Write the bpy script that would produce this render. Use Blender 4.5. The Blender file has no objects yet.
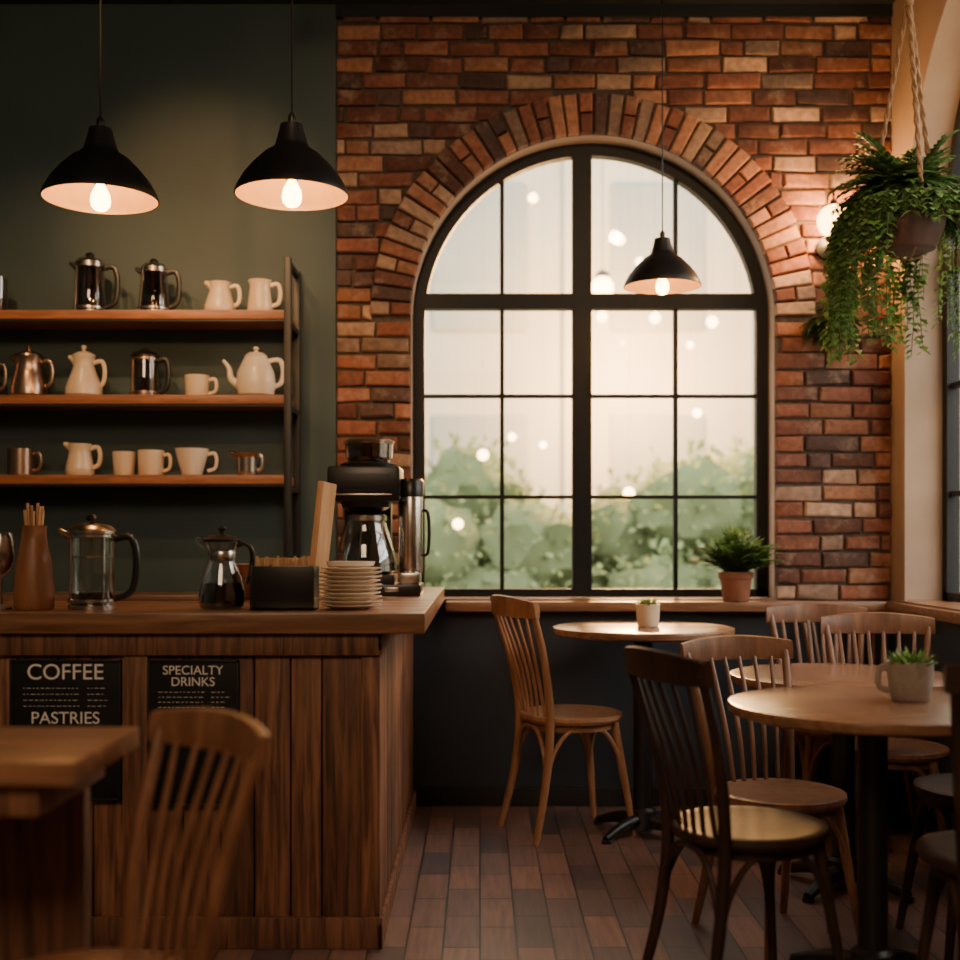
import bpy, bmesh, math, random
from mathutils import Vector, Matrix, noise
random.seed(7)
R = random.random
def U(a,b): return a+(b-a)*R()

# ------------------------------------------------------------------ materials
def new_mat(name):
    m=bpy.data.materials.new(name); m.use_nodes=True
    nt=m.node_tree; bs=nt.nodes['Principled BSDF']
    return m,nt,bs
def plain(name,col,rough=0.5,metal=0.0,noise_amt=0.12,nscale=12,bump=0.0,coat=0.0,spec=0.5):
    m,nt,bs=new_mat(name)
    tc=nt.nodes.new('ShaderNodeTexCoord'); n=nt.nodes.new('ShaderNodeTexNoise')
    n.inputs['Scale'].default_value=nscale; n.inputs['Detail'].default_value=4
    nt.links.new(tc.outputs['Object'],n.inputs['Vector'])
    r=nt.nodes.new('ShaderNodeValToRGB')
    r.color_ramp.elements[0].position=0.3; r.color_ramp.elements[1].position=0.7
    r.color_ramp.elements[0].color=tuple(c*(1-noise_amt) for c in col)+(1,)
    r.color_ramp.elements[1].color=tuple(min(1,c*(1+noise_amt)) for c in col)+(1,)
    nt.links.new(n.outputs['Fac'],r.inputs['Fac']); nt.links.new(r.outputs['Color'],bs.inputs['Base Color'])
    bs.inputs['Roughness'].default_value=rough; bs.inputs['Metallic'].default_value=metal
    bs.inputs['Coat Weight'].default_value=coat
    bs.inputs['Specular IOR Level'].default_value=spec
    if bump>0:
        b=nt.nodes.new('ShaderNodeBump'); b.inputs['Strength'].default_value=bump; b.inputs['Distance'].default_value=0.01
        nt.links.new(n.outputs['Fac'],b.inputs['Height']); nt.links.new(b.outputs['Normal'],bs.inputs['Normal'])
    return m
def wood(name,dark,light,scale=(3,30,3),rough=0.4,bump=0.15,coat=0.1,lo=.33,hi=.68,spec=.5):
    m,nt,bs=new_mat(name); N=nt.nodes; L=nt.links
    tc=N.new('ShaderNodeTexCoord'); mp=N.new('ShaderNodeMapping'); mp.inputs['Scale'].default_value=scale
    at=N.new('ShaderNodeAttribute'); at.attribute_name='tint'
    off=N.new('ShaderNodeVectorMath'); off.operation='MULTIPLY_ADD'
    off.inputs[1].default_value=(7.3,5.1,9.7)
    L.new(tc.outputs['Object'],mp.inputs['Vector'])
    L.new(at.outputs['Color'],off.inputs[0]); L.new(mp.outputs['Vector'],off.inputs[2])
    n=N.new('ShaderNodeTexNoise'); n.inputs['Scale'].default_value=1.6; n.inputs['Detail'].default_value=8
    n.inputs['Distortion'].default_value=0.6; n.inputs['Roughness'].default_value=0.6
    L.new(off.outputs['Vector'],n.inputs['Vector'])
    r=N.new('ShaderNodeValToRGB'); r.color_ramp.elements[0].position=lo; r.color_ramp.elements[1].position=hi
    r.color_ramp.elements[0].color=tuple(dark)+(1,); r.color_ramp.elements[1].color=tuple(light)+(1,)
    L.new(n.outputs['Fac'],r.inputs['Fac'])
    h=N.new('ShaderNodeHueSaturation'); ad=N.new('ShaderNodeMath'); ad.operation='ADD'; ad.inputs[1].default_value=0.5
    L.new(at.outputs['Fac'],ad.inputs[0]); L.new(ad.outputs[0],h.inputs['Value']); L.new(r.outputs['Color'],h.inputs['Color'])
    L.new(h.outputs['Color'],bs.inputs['Base Color'])
    bs.inputs['Roughness'].default_value=rough; bs.inputs['Coat Weight'].default_value=coat; bs.inputs['Coat Roughness'].default_value=0.25
    bs.inputs['Specular IOR Level'].default_value=spec
    b=N.new('ShaderNodeBump'); b.inputs['Strength'].default_value=bump; b.inputs['Distance'].default_value=0.004
    L.new(n.outputs['Fac'],b.inputs['Height']); L.new(b.outputs['Normal'],bs.inputs['Normal'])
    return m
def tinted(name,rough=0.85,nscale=60,bump=0.5,lo=0.65,hi=1.3,trans=0.0,wash=False):
    m,nt,bs=new_mat(name); N=nt.nodes; L=nt.links
    at=N.new('ShaderNodeAttribute'); at.attribute_name='tint'
    tc=N.new('ShaderNodeTexCoord'); n=N.new('ShaderNodeTexNoise'); n.inputs['Scale'].default_value=nscale; n.inputs['Detail'].default_value=6
    L.new(tc.outputs['Object'],n.inputs['Vector'])
    mr=N.new('ShaderNodeMapRange'); mr.inputs['From Min'].default_value=.3; mr.inputs['From Max'].default_value=.7
    mr.inputs['To Min'].default_value=lo; mr.inputs['To Max'].default_value=hi
    L.new(n.outputs['Fac'],mr.inputs['Value'])
    h=N.new('ShaderNodeHueSaturation'); L.new(at.outputs['Color'],h.inputs['Color']); L.new(mr.outputs['Result'],h.inputs['Value'])
    src=h.outputs['Color']
    if wash:   # worn lime-wash patches on old brick
        n2=N.new('ShaderNodeTexNoise'); n2.inputs['Scale'].default_value=9; n2.inputs['Detail'].default_value=8; n2.inputs['Roughness'].default_value=.7
        L.new(tc.outputs['Object'],n2.inputs['Vector'])
        m2=N.new('ShaderNodeMapRange'); m2.inputs['From Min'].default_value=.54; m2.inputs['From Max'].default_value=.70; m2.inputs['To Min'].default_value=0; m2.inputs['To Max'].default_value=.55
        L.new(n2.outputs['Fac'],m2.inputs['Value'])
        mc=N.new('ShaderNodeMix'); mc.data_type='RGBA'; L.new(m2.outputs['Result'],mc.inputs[0]); L.new(src,mc.inputs[6]); mc.inputs[7].default_value=(0.46,0.32,0.22,1); src=mc.outputs[2]
    L.new(src,bs.inputs['Base Color']); bs.inputs['Roughness'].default_value=rough
    b=N.new('ShaderNodeBump'); b.inputs['Strength'].default_value=bump; b.inputs['Distance'].default_value=0.005
    L.new(n.outputs['Fac'],b.inputs['Height']); L.new(b.outputs['Normal'],bs.inputs['Normal'])
    if trans>0:
        t=N.new('ShaderNodeBsdfTranslucent'); L.new(h.outputs['Color'],t.inputs['Color'])
        mx=N.new('ShaderNodeMixShader'); mx.inputs['Fac'].default_value=trans
        L.new(bs.outputs[0],mx.inputs[1]); L.new(t.outputs[0],mx.inputs[2]); L.new(mx.outputs[0],N['Material Output'].inputs['Surface'])
    return m
def glass(name,tint=(0.95,0.97,0.97),refl=0.1,rough=0.02):
    m=bpy.data.materials.new(name); m.use_nodes=True; nt=m.node_tree; N=nt.nodes; L=nt.links
    N.remove(N['Principled BSDF']); out=N['Material Output']
    t=N.new('ShaderNodeBsdfTransparent'); t.inputs['Color'].default_value=tuple(tint)+(1,)
    g=N.new('ShaderNodeBsdfGlossy'); g.inputs['Roughness'].default_value=rough; g.inputs['Color'].default_value=(1,1,1,1)
    lw=N.new('ShaderNodeLayerWeight'); lw.inputs['Blend'].default_value=0.25
    mu=N.new('ShaderNodeMath'); mu.operation='MULTIPLY_ADD'; mu.inputs[1].default_value=0.7; mu.inputs[2].default_value=refl*0.4
    L.new(lw.outputs['Facing'],mu.inputs[0]) 
    mx=N.new('ShaderNodeMixShader'); L.new(mu.outputs[0],mx.inputs['Fac']); L.new(t.outputs[0],mx.inputs[1]); L.new(g.outputs[0],mx.inputs[2])
    L.new(mx.outputs[0],out.inputs['Surface'])
    return m
def emis(name,col,s):
    m,nt,bs=new_mat(name); bs.inputs['Base Color'].default_value=tuple(col)+(1,)
    bs.inputs['Emission Color'].default_value=tuple(col)+(1,); bs.inputs['Emission Strength'].default_value=s
    return m
def bulbglass(name,col,s,f=.6):
    # glowing glass envelope: part emissive, part see-through so the filament lamp inside lights the room
    m=bpy.data.materials.new(name); m.use_nodes=True; nt=m.node_tree; N=nt.nodes; L=nt.links
    N.remove(N['Principled BSDF'])
    t=N.new('ShaderNodeBsdfTransparent'); e=N.new('ShaderNodeEmission'); e.inputs['Color'].default_value=tuple(col)+(1,); e.inputs['Strength'].default_value=s
    mx=N.new('ShaderNodeMixShader'); mx.inputs['Fac'].default_value=f; L.new(t.outputs[0],mx.inputs[1]); L.new(e.outputs[0],mx.inputs[2]); L.new(mx.outputs[0],N['Material Output'].inputs['Surface'])
    return m

M={}
M['brick']=tinted('brick_clay',nscale=38,lo=.7,hi=1.25,bump=.45,wash=True)
M['leaf']=tinted('leaf_green',rough=0.5,nscale=20,bump=0.1,lo=.8,hi=1.2,trans=.4)
M['bush']=tinted('shrub_green',rough=0.9,nscale=5,bump=0.3,lo=.9,hi=1.1,trans=.3)
M['mortar']=plain('mortar',(0.11,0.08,0.062),0.95,nscale=40,bump=.4,noise_amt=.35)
M['green']=plain('green_paint',(0.052,0.084,0.082),0.6,nscale=3,noise_amt=.1)
M['wains']=plain('dark_wall_paint',(0.028,0.036,0.046),0.5,nscale=4)
M['plaster']=plain('beige_plaster',(0.42,0.30,0.215),0.8,nscale=5,noise_amt=.08)
M['ceil']=plain('ceiling_dark',(0.012,0.016,0.018),0.8)
M['black']=plain('black_metal',(0.010,0.010,0.011),0.42,nscale=30)
M['frame']=plain('window_frame_paint',(0.006,0.007,0.008),0.5,nscale=30,spec=.3)
M['plastic']=plain('black_plastic',(0.012,0.011,0.011),0.3)
M['board']=plain('chalkboard',(0.008,0.008,0.009),0.6,noise_amt=.4,nscale=15,spec=.3)
M['chalk']=plain('chalk',(0.92,0.86,0.78),0.9)
M['cream']=plain('cream_ceramic',(0.80,0.64,0.46),0.28,coat=.3,noise_amt=.04)
M['white']=plain('white_ceramic',(0.84,0.74,0.61),0.25,coat=.3,noise_amt=.03)
M['steel']=plain('brushed_steel',(0.55,0.50,0.45),0.25,metal=1,nscale=60)
M['copper']=plain('copper_steel',(0.48,0.33,0.25),0.28,metal=1,nscale=60)
M['coffee']=plain('coffee_liquid',(0.010,0.005,0.003),0.1)
M['shadein']=plain('enamel_cream',(0.42,0.25,0.10),0.5)
M['terra']=plain('terracotta',(0.30,0.115,0.06),0.75,nscale=25,bump=.2)
M['potbrown']=plain('brown_pot',(0.085,0.038,0.028),0.6)
M['stone']=plain('grey_stoneware',(0.34,0.285,0.24),0.5,nscale=60)
M['soil']=plain('soil',(0.02,0.013,0.009),0.95)
M['rope']=plain('jute_rope',(0.24,0.14,0.07),0.9,nscale=90,bump=.5)
M['glass']=glass('clear_glass')
M['smoke']=glass('smoked_glass',tint=(0.5,0.36,0.28),refl=.3)
M['pane']=glass('window_glass',tint=(0.98,0.97,0.94),refl=.02)
M['bulb']=bulbglass('warm_bulb',(1.0,0.48,0.14),36)
M['globe']=bulbglass('sconce_globe',(1.0,0.50,0.15),20)
M['sunglow']=emis('sun_glow_globe',(1.0,0.60,0.24),24)  # emissive stand-in for the hazy sun glow outside
M['glowbead']=emis('glow_bead',(1.0,0.62,0.28),17)  # added glow, partly for interior lamps mirrored in the window glass
M['ctop']=wood('wood_countertop',(0.14,0.062,0.030),(0.36,0.175,0.088),(2,26,26),rough=.32)
M['cfront']=wood('wood_counter_planks',(0.075,0.030,0.017),(0.30,0.130,0.066),(34,34,2.0),rough=.55,bump=.35,coat=0,lo=.36,hi=.64)
M['shelf']=wood('wood_shelf',(0.20,0.07,0.028),(0.42,0.16,0.068),(3,30,30),rough=.45)
M['table']=wood('wood_table',(0.16,0.072,0.038),(0.32,0.165,0.09),(3,26,26),rough=.27,coat=.3)
M['chL']=wood('wood_chair_light',(0.26,0.115,0.05),(0.46,0.225,0.11),(14,14,3),rough=.38)
M['chM']=wood('wood_chair_mid',(0.13,0.054,0.027),(0.27,0.12,0.06),(14,14,3),rough=.36)
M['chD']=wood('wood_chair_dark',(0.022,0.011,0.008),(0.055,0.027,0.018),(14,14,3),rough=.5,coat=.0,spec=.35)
M['pale']=wood('wood_pale',(0.46,0.25,0.11),(0.64,0.38,0.19),(20,20,3),rough=.5)
M['vase']=wood('wood_turned',(0.17,0.062,0.028),(0.36,0.15,0.068),(20,20,3),rough=.4)
M['pave']=plain('paving',(0.50,0.47,0.40),0.9,nscale=2)
M['facade']=plain('facade_pale',(0.31,0.315,0.275),0.9,nscale=.5,noise_amt=.18)
M['facade2']=plain('facade_windows',(0.19,0.21,0.195),0.6,nscale=.6,noise_amt=.15)

# ------------------------------------------------------------------ builder
G=(0.5,0.5,0.5)
class B:
    def __init__(s,name,loc=(0,0,0),rz=0.0,scale=1.0):
        s.name=name; s.loc=loc; s.rz=rz; s.sc=scale
        s.v=[];s.f=[];s.m=[];s.c=[];s.mats=[]
    def mi(s,k):
        if k not in s.mats: s.mats.append(k)
        return s.mats.index(k)
    def add(s,vs,fs,mat,col=G):
        o=len(s.v); s.v+= [tuple(v) for v in vs]; k=s.mi(mat)
        for f in fs: s.f.append(tuple(i+o for i in f)); s.m.append(k); s.c.append(col)
    def box(s,c,size,mat,bev=0.0,col=G,rot=None):
        bm=bmesh.new(); bmesh.ops.create_cube(bm,size=1.0)
        for v in bm.verts: v.co=Vector((v.co.x*size[0],v.co.y*size[1],v.co.z*size[2]))
        if bev>0: bmesh.ops.bevel(bm,geom=list(bm.edges),offset=min(bev,min(size)*.45),segments=2,profile=.6,affect='EDGES')
        bm.verts.index_update()
        vs=[(rot@v.co if rot else v.co)+Vector(c) for v in bm.verts]
        fs=[[v.index for v in f.verts] for f in bm.faces]; bm.free()
        s.add(vs,fs,mat,col)
    def bb(s,x0,x1,y0,y1,z0,z1,mat,bev=0.0,col=G):
        s.box(((x0+x1)/2,(y0+y1)/2,(z0+z1)/2),(abs(x1-x0),abs(y1-y0),abs(z1-z0)),mat,bev,col)
    def lathe(s,prof,mat,c=(0,0,0),seg=32,col=G,rot=None,sy=1.0):
        vs=[];fs=[];rings=[]
        for (r,z) in prof:
            if r<1e-5: rings.append([len(vs)]); vs.append(Vector((0,0,z)))
            else:
                rings.append(list(range(len(vs),len(vs)+seg)))
                for i in range(seg):
                    a=2*math.pi*i/seg; vs.append(Vector((r*math.cos(a),r*math.sin(a)*sy,z)))
        for a,b in zip(rings,rings[1:]):
            for i in range(seg):
                j=(i+1)%seg
                if len(a)==1 and len(b)==1: continue
                if len(a)==1: fs.append((a[0],b[j],b[i]))
                elif len(b)==1: fs.append((a[i],a[j],b[0]))
                else: fs.append((a[i],a[j],b[j],b[i]))
        C=Vector(c); vs=[(rot@v if rot else v)+C for v in vs]
        s.add(vs,fs,mat,col)
    def sphere(s,c,r,mat,seg=20,sz=1.0,col=G):
        n=10; s.lathe([(r*math.sin(math.pi*i/n) if 0<i<n else 0,-r*sz*math.cos(math.pi*i/n)) for i in range(n+1)],mat,c,seg,col)
    def tube(s,pts,rad,mat,seg=10,col=G,smooth=4,flat=1.0):
        P=[Vector(p) for p in pts]
        if not isinstance(rad,(list,tuple)): rad=[rad]*len(P)
        if smooth>1 and len(P)>2:
            Q=[];RR=[]
            for i in range(len(P)-1):
                p0=P[max(i-1,0)];p1=P[i];p2=P[i+1];p3=P[min(i+2,len(P)-1)]
                for k in range(smooth):
                    t=k/smooth
                    Q.append(.5*((2*p1)+(p2-p0)*t+(2*p0-5*p1+4*p2-p3)*t*t+(3*p1-p0-3*p2+p3)*t**3))
                    RR.append(rad[i]*(1-t)+rad[i+1]*t)
            Q.append(P[-1]);RR.append(rad[-1]); P=Q;rad=RR
        vs=[];fs=[]; n=len(P); prev=None
        for i in range(n):
            t=(P[min(i+1,n-1)]-P[max(i-1,0)]).normalized()
            if prev is None:
                a=Vector((0,0,1)) if abs(t.z)<.9 else Vector((1,0,0)); u=t.cross(a).normalized()
            else:
                u=(prev-t*prev.dot(t)).normalized()
            prev=u; w=t.cross(u)
            for k in range(seg):
                a=2*math.pi*k/seg; vs.append(P[i]+(u*math.cos(a)+w*math.sin(a)*flat)*rad[i])
        for i in range(n-1):
            for k in range(seg):
                j=(k+1)%seg; fs.append((i*seg+k,i*seg+j,(i+1)*seg+j,(i+1)*seg+k))
        fs.append(tuple(range(seg))[::-1]); fs.append(tuple((n-1)*seg+k for k in range(seg)))
        s.add(vs,fs,mat,col)
    def leaf(s,p,d,up,l,w,mat='leaf',col=(0.05,0.13,0.03)):
        p=Vector(p); d=Vector(d).normalized(); sd=d.cross(Vector(up))
        if sd.length<1e-3: sd=Vector((1,0,0))
        sd.normalize(); n=sd.cross(d)
        s.add([p,p+d*l*.45+sd*w*.5+n*w*.12,p+d*l-n*l*.12,p+d*l*.45-sd*w*.5+n*w*.12,p+d*l*.5-n*.02*l],[(0,1,4),(1,2,4),(4,2,3),(0,4,3)],mat,col)
    def build(s,sharp=38,parent=None):
        me=bpy.data.meshes.new(s.name); me.from_pydata(s.v,[],s.f)
        for k in s.mats: me.materials.append(M[k])
        me.polygons.foreach_set('material_index',s.m); me.polygons.foreach_set('use_smooth',[True]*len(s.f))
        at=me.color_attributes.new('tint','FLOAT_COLOR','CORNER'); data=[]
        for p,c in zip(me.polygons,s.c):
            data+= (list(c)+[1.0])*p.loop_total
        at.data.foreach_set('color',data)
        bm=bmesh.new(); bm.from_mesh(me); bmesh.ops.recalc_face_normals(bm,faces=bm.faces[:]); bm.to_mesh(me); bm.free()
        me.set_sharp_from_angle(angle=math.radians(sharp)); me.update()
        ob=bpy.data.objects.new(s.name,me); bpy.context.scene.collection.objects.link(ob)
        ob.location=s.loc; ob.rotation_euler=(0,0,s.rz); ob.scale=(s.sc,)*3
        if parent: ob.parent=parent
        return ob
def gt(v): return (v,v,v)
def point(name,loc,e,col,r=.03):
    l=bpy.data.lights.new(name,'POINT'); l.energy=e; l.color=col; l.shadow_soft_size=r
    o=bpy.data.objects.new(name,l); bpy.context.scene.collection.objects.link(o); o.location=loc

# ------------------------------------------------------------------ room shell
XL,XR,YB,YF,ZC=-2.45,1.71,5.0,-3.0,3.32
mapB=lambda u,v,w:(u,YB+w,v)      # back wall: u=X, w=outwards
mapR=lambda u,v,w:(XR+w,u,v)      # right wall: u=Y
def arch_wall(name,mp,u0,u1,z0,z1,c,r,zb,zs,th,mat,matR):
    b=B(name); n=40
    A=[(c-r*math.cos(math.pi*i/n),zs+r*math.sin(math.pi*i/n)) for i in range(n+1)]
    def q(p,mt=mat):
        for w in (0,th): b.add([mp(x,z,w) for x,z in p],[(0,1,2,3)],mt)
    q([(u0,z0),(c-r,z0),(c-r,z1),(u0,z1)]); q([(c+r,z0),(u1,z0),(u1,z1),(c+r,z1)]); q([(c-r,z0),(c+r,z0),(c+r,zb),(c-r,zb)])
    for i in range(n):
        (xa,za),(xb,zb2)=A[i],A[i+1]; q([(xa,za),(xb,zb2),(xb,z1),(xa,z1)])
    loop=[(c-r,zb)]+A+[(c+r,zb)]
    for i in range(len(loop)):
        p,qq=loop[i],loop[(i+1)%len(loop)]
        b.add([mp(p[0],p[1],0),mp(qq[0],qq[1],0),mp(qq[0],qq[1],th),mp(p[0],p[1],th)],[(0,1,2,3)],matR)
    for (p,qq) in (((u0,z0),(u1,z0)),((u1,z0),(u1,z1)),((u1,z1),(u0,z1)),((u0,z1),(u0,z0))):
        b.add([mp(p[0],p[1],0),mp(qq[0],qq[1],0),mp(qq[0],qq[1],th),mp(p[0],p[1],th)],[(0,1,2,3)],mat)
    return b
WC,WR,WB,WS=0.47,0.757,0.85,2.03
b=arch_wall('wall_back',mapB,XL,XR,0,ZC,WC,WR,WB,WS,0.25,'mortar','plaster')
pal=[(0.13,0.050,0.033),(0.20,0.070,0.043),(0.27,0.098,0.057),(0.40,0.18,0.10),(0.10,0.054,0.043),(0.46,0.28,0.18),(0.24,0.088,0.053),(0.17,0.060,0.039),(0.34,0.14,0.078),(0.27,0.17,0.12),(0.22,0.078,0.046)]
def bcol(bias=0):
    c=random.choice(pal+([pal[3],pal[5],pal[2]] if bias else [])); k=U(.75,1.2); return tuple(x*k for x in c)
def brick(b,q,w0,w1,mp,col):
    cx=sum(p[0] for p in q)/4; cz=sum(p[1] for p in q)/4
    def ins(p,a):
        dx,dz=p[0]-cx,p[1]-cz; return (p[0]-math.copysign(a,dx),p[1]-math.copysign(a,dz))
    vs=[mp(x,z,w0) for x,z in q]+[mp(x,z,w1+.005) for x,z in q]
    vs+=[mp(*ins(p,.004+.005*R()),w1+U(-.003,.003)) for p in q]
    fs=[(0,1,2,3)]+[(i,(i+1)%4,4+(i+1)%4,4+i) for i in range(4)]+[(4+i,4+(i+1)%4,8+(i+1)%4,8+i) for i in range(4)]+[(8,9,10,11)]
    b.add(vs,fs,'brick',col)
BX0=-0.594; RO=WR+.175; pitch=.0685; rows=int((ZC-WB)/pitch)+1
for r in range(rows):
    za=WB+.004+r*pitch; zb=min(za+pitch-.012,ZC-.002)
    if zb-za<.02: continue
    x=BX0-(.1 if r%2 else 0)-U(0,.05)
    zm=(za+zb)/2
    while x<XR:
        L=random.choice([.205,.195,.23,.1,.18,.15,.22]); x1=x+L-.012; a,bq=max(x,BX0),min(x1,XR-.002)
        xx=x; x+=L
        hw = WR if zm<WS else (math.sqrt(max(0,(RO-.01)**2-(zm-WS)**2)) if zm<WS+RO-.01 else 0)
        segs=[(a,bq)]
        if hw>0:
            l,rr=WC-hw-.003,WC+hw+.003; segs=[]
            if a<l: segs.append((a,min(bq,l)))
            if bq>rr: segs.append((max(a,rr),bq))
        for (s0,s1) in segs:
            if s1-s0<.018: continue
            j=lambda:U(-.0048,.0048)
            brick(b,[(s0+j()*.5,za+j()),(s1+j()*.5,za+j()),(s1+j()*.5,zb+j()),(s0+j()*.5,zb+j())],0,-.014-U(0,.011),mapB,bcol())
nv=44
for i in range(nv):
    a0=math.pi*i/nv+.006; a1=math.pi*(i+1)/nv-.006
    for (r0,r1) in ([(WR+.002,WR+.165+U(-.006,.006))] if i%3 else [(WR+.002,WR+.082),(WR+.091,WR+.168)]):
        P=lambda rr,a:(WC-rr*math.cos(a),WS+rr*math.sin(a))
        q=[P(r0,a0),P(r0,a1),P(r1,a1),P(r1,a0)]
        c=bcol(1)
        w1=-.028-U(0,.006)
        vs=[mapB(x,z,0) for x,z in q]+[mapB(x,z,w1+.005) for x,z in q]
        qi=[P(r0+.005,a0+.006),P(r0+.005,a1-.006),P(r1-.005,a1-.006),P(r1-.005,a0+.006)]
        vs+=[mapB(x,z,w1) for x,z in qi]
        fs=[(0,1,2,3)]+[(k,(k+1)%4,4+(k+1)%4,4+k) for k in range(4)]+[(4+k,4+(k+1)%4,8+(k+1)%4,8+k) for k in range(4)]+[(8,9,10,11)]
        b.add(vs,fs,'brick',c)
b.bb(XL,-.598,YB-.028,YB,0,ZC,'green')
b.bb(-.598,XR,YB-.026,YB,0,WB-.03,'wains')
b.bb(-.598,XR,YB-.03,YB,ZC-.05,ZC,'ceil')
b.build()

RC,RR_,RB,RS=3.83,1.0,.85,2.25
b=arch_wall('wall_right',mapR,YF,YB+.25,0,ZC,RC,RR_,RB,RS,0.25,'plaster','plaster'); 
b.bb(XR-.012,XR,YF,YB-.03,0,RB-.04,'wains'); b.build()
b=B('wall_left'); b.bb(XL-.1,XL,YF,YB+.25,0,ZC,'green'); b.build()
b=B('wall_front'); b.bb(XL-.1,XR+.25,YF-.1,YF,0,ZC,'plaster'); b.build()
b=B('ceiling'); b.bb(XL-.1,XR+.25,YF-.1,YB+.25,ZC,ZC+.1,'ceil'); b.build()
# floor
m,nt,bs=new_mat('floor_planks'); N=nt.nodes; L=nt.links
tc=N.new('ShaderNodeTexCoord'); sp=N.new('ShaderNodeSeparateXYZ'); cb=N.new('ShaderNodeCombineXYZ')
L.new(tc.outputs['Object'],sp.inputs[0]); L.new(sp.outputs['Y'],cb.inputs['X']); L.new(sp.outputs['X'],cb.inputs['Y'])
bt=N.new('ShaderNodeTexBrick'); bt.inputs['Scale'].default_value=1; bt.inputs['Brick Width'].default_value=.27; bt.inputs['Row Height'].default_value=.10
bt.inputs['Mortar Size'].default_value=.003; bt.inputs['Color1'].default_value=(0.33,0.155,0.10,1); bt.inputs['Color2'].default_value=(0.10,0.062,0.056,1)
bt.inputs['Mortar'].default_value=(0.008,0.006,0.006,1); bt.offset=.37
L.new(cb.outputs[0],bt.inputs['Vector'])
mp=N.new('ShaderNodeMapping'); mp.inputs['Scale'].default_value=(2.5,28,1); L.new(cb.outputs[0],mp.inputs['Vector'])
n=N.new('ShaderNodeTexNoise'); n.inputs['Scale'].default_value=2; n.inputs['Detail'].default_value=8; L.new(mp.outputs[0],n.inputs['Vector'])
mr=N.new('ShaderNodeMapRange'); mr.inputs['From Min'].default_value=.3; mr.inputs['From Max'].default_value=.7; mr.inputs['To Min'].default_value=.6; mr.inputs['To Max'].default_value=1.4; L.new(n.outputs['Fac'],mr.inputs['Value'])
h=N.new('ShaderNodeHueSaturation'); L.new(bt.outputs['Color'],h.inputs['Color']); L.new(mr.outputs[0],h.inputs['Value']); L.new(h.outputs[0],bs.inputs['Base Color'])
mr2=N.new('ShaderNodeMapRange'); mr2.inputs['To Min'].default_value=.25; mr2.inputs['To Max'].default_value=.5; L.new(n.outputs['Fac'],mr2.inputs['Value']); L.new(mr2.outputs[0],bs.inputs['Roughness'])
bp=N.new('ShaderNodeBump'); bp.inputs['Strength'].default_value=.8; bp.inputs['Distance'].default_value=.004; bp.invert=True
L.new(bt.outputs['Fac'],bp.inputs['Height']); L.new(bp.outputs[0],bs.inputs['Normal'])
bs.inputs['Coat Weight'].default_value=1.0; bs.inputs['Coat Roughness'].default_value=.42; bs.inputs['Coat IOR'].default_value=1.8
M['floor']=m
b=B('floor'); b.bb(XL-.1,XR+.25,YF-.1,YB+.25,-.05,0,'floor'); b.build()
b=B('baseboard_back'); b.bb(-.27,XR-.014,YB-.045,YB-.027,0,.075,'black',.004); b.build()
b=B('baseboard_right'); b.bb(XR-.03,XR-.013,YF,YB-.05,0,.075,'black',.004); b.build()
b=B('trim_sill_back'); b.bb(-.14,XR-.001,4.885,YB-.029,WB-.042,WB-.001,'ctop',.006); b.bb(WC-WR+.002,WC+WR-.002,YB-.04,5.1,WB-.0,WB+.006,'ctop'); b.build()
b=B('trim_sill_right'); b.bb(XR-.06,XR-.013,RC-RR_-.05,4.88,RB-.042,RB-.001,'ctop',.006); b.bb(XR-.03,XR+.14,RC-RR_+.002,RC+RR_-.002,RB,RB+.006,'ctop'); b.build()

# ------------------------------------------------------------------ windows
def window(name,mp,c,r,zb,zs,w0,fw,vb,hb,eps=.002):
    b=B(name); n=40; r=r-eps; zb=zb+.007
    out=[(c-r,zb)]+[(c-r*math.cos(math.pi*i/n),zs+r*math.sin(math.pi*i/n)) for i in range(n+1)]+[(c+r,zb)]
    ri=r-fw
    inn=[(c-ri,zb)]+[(c-ri*math.cos(math.pi*i/n),zs+ri*math.sin(math.pi*i/n)) for i in range(n+1)]+[(c+ri,zb)]
    w1=w0+.05
    for i in range(len(out)-1):
        a,bq,cq,d=out[i],out[i+1],inn[i+1],inn[i]
        b.add([mp(*a,w0),mp(*bq,w0),mp(*cq,w0),mp(*d,w0),mp(*a,w1),mp(*bq,w1),mp(*cq,w1),mp(*d,w1)],[(0,1,2,3),(4,5,6,7),(0,1,5,4),(3,2,6,7)],'frame')
    def bar(u0,u1,z0,z1,wa,wb):
        q=[(u0,z0),(u1,z0),(u1,z1),(u0,z1)]
        b.add([mp(x,z,wa) for x,z in q]+[mp(x,z,wb) for x,z in q],[(0,1,2,3),(4,5,6,7)]+[(i,(i+1)%4,4+(i+1)%4,4+i) for i in range(4)],'frame')
    bar(c-r,c+r,zb,zb+fw*.7,w0,w1)
    for u,t in vb:
        h=zs+math.sqrt(max(0,(ri+.01)**2-(u-c)**2)); k=0 if t>.04 else .012
        bar(u-t/2,u+t/2,zb+.01,h,w0+k-.002,w1-k)
    for z,t in hb:
        hw=(ri+.01) if z<=zs else math.sqrt((ri+.01)**2-(z-zs)**2); k=0 if t>.04 else .013
        bar(c-hw,c+hw,z-t/2,z+t/2,w0+k-.001,w1-k)
    wg=(w0+w1)/2
    b.add([mp(x,z,wg) for x,z in inn],[tuple(range(len(inn)))],'pane')
    b.build()
window('window_1',mapB,WC,WR,WB,WS,.10,.050,[(.094,.018),(.434,.082),(.834,.018)],[(2.115,.066),(1.713,.016),(1.283,.016)])
window('window_2',mapR,RC,RR_,RB,RS,.15,.05,[(4.3,.02),(3.83,.08),(3.3,.02)],[(2.2,.07),(1.713,.02),(1.283,.02)])

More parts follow.
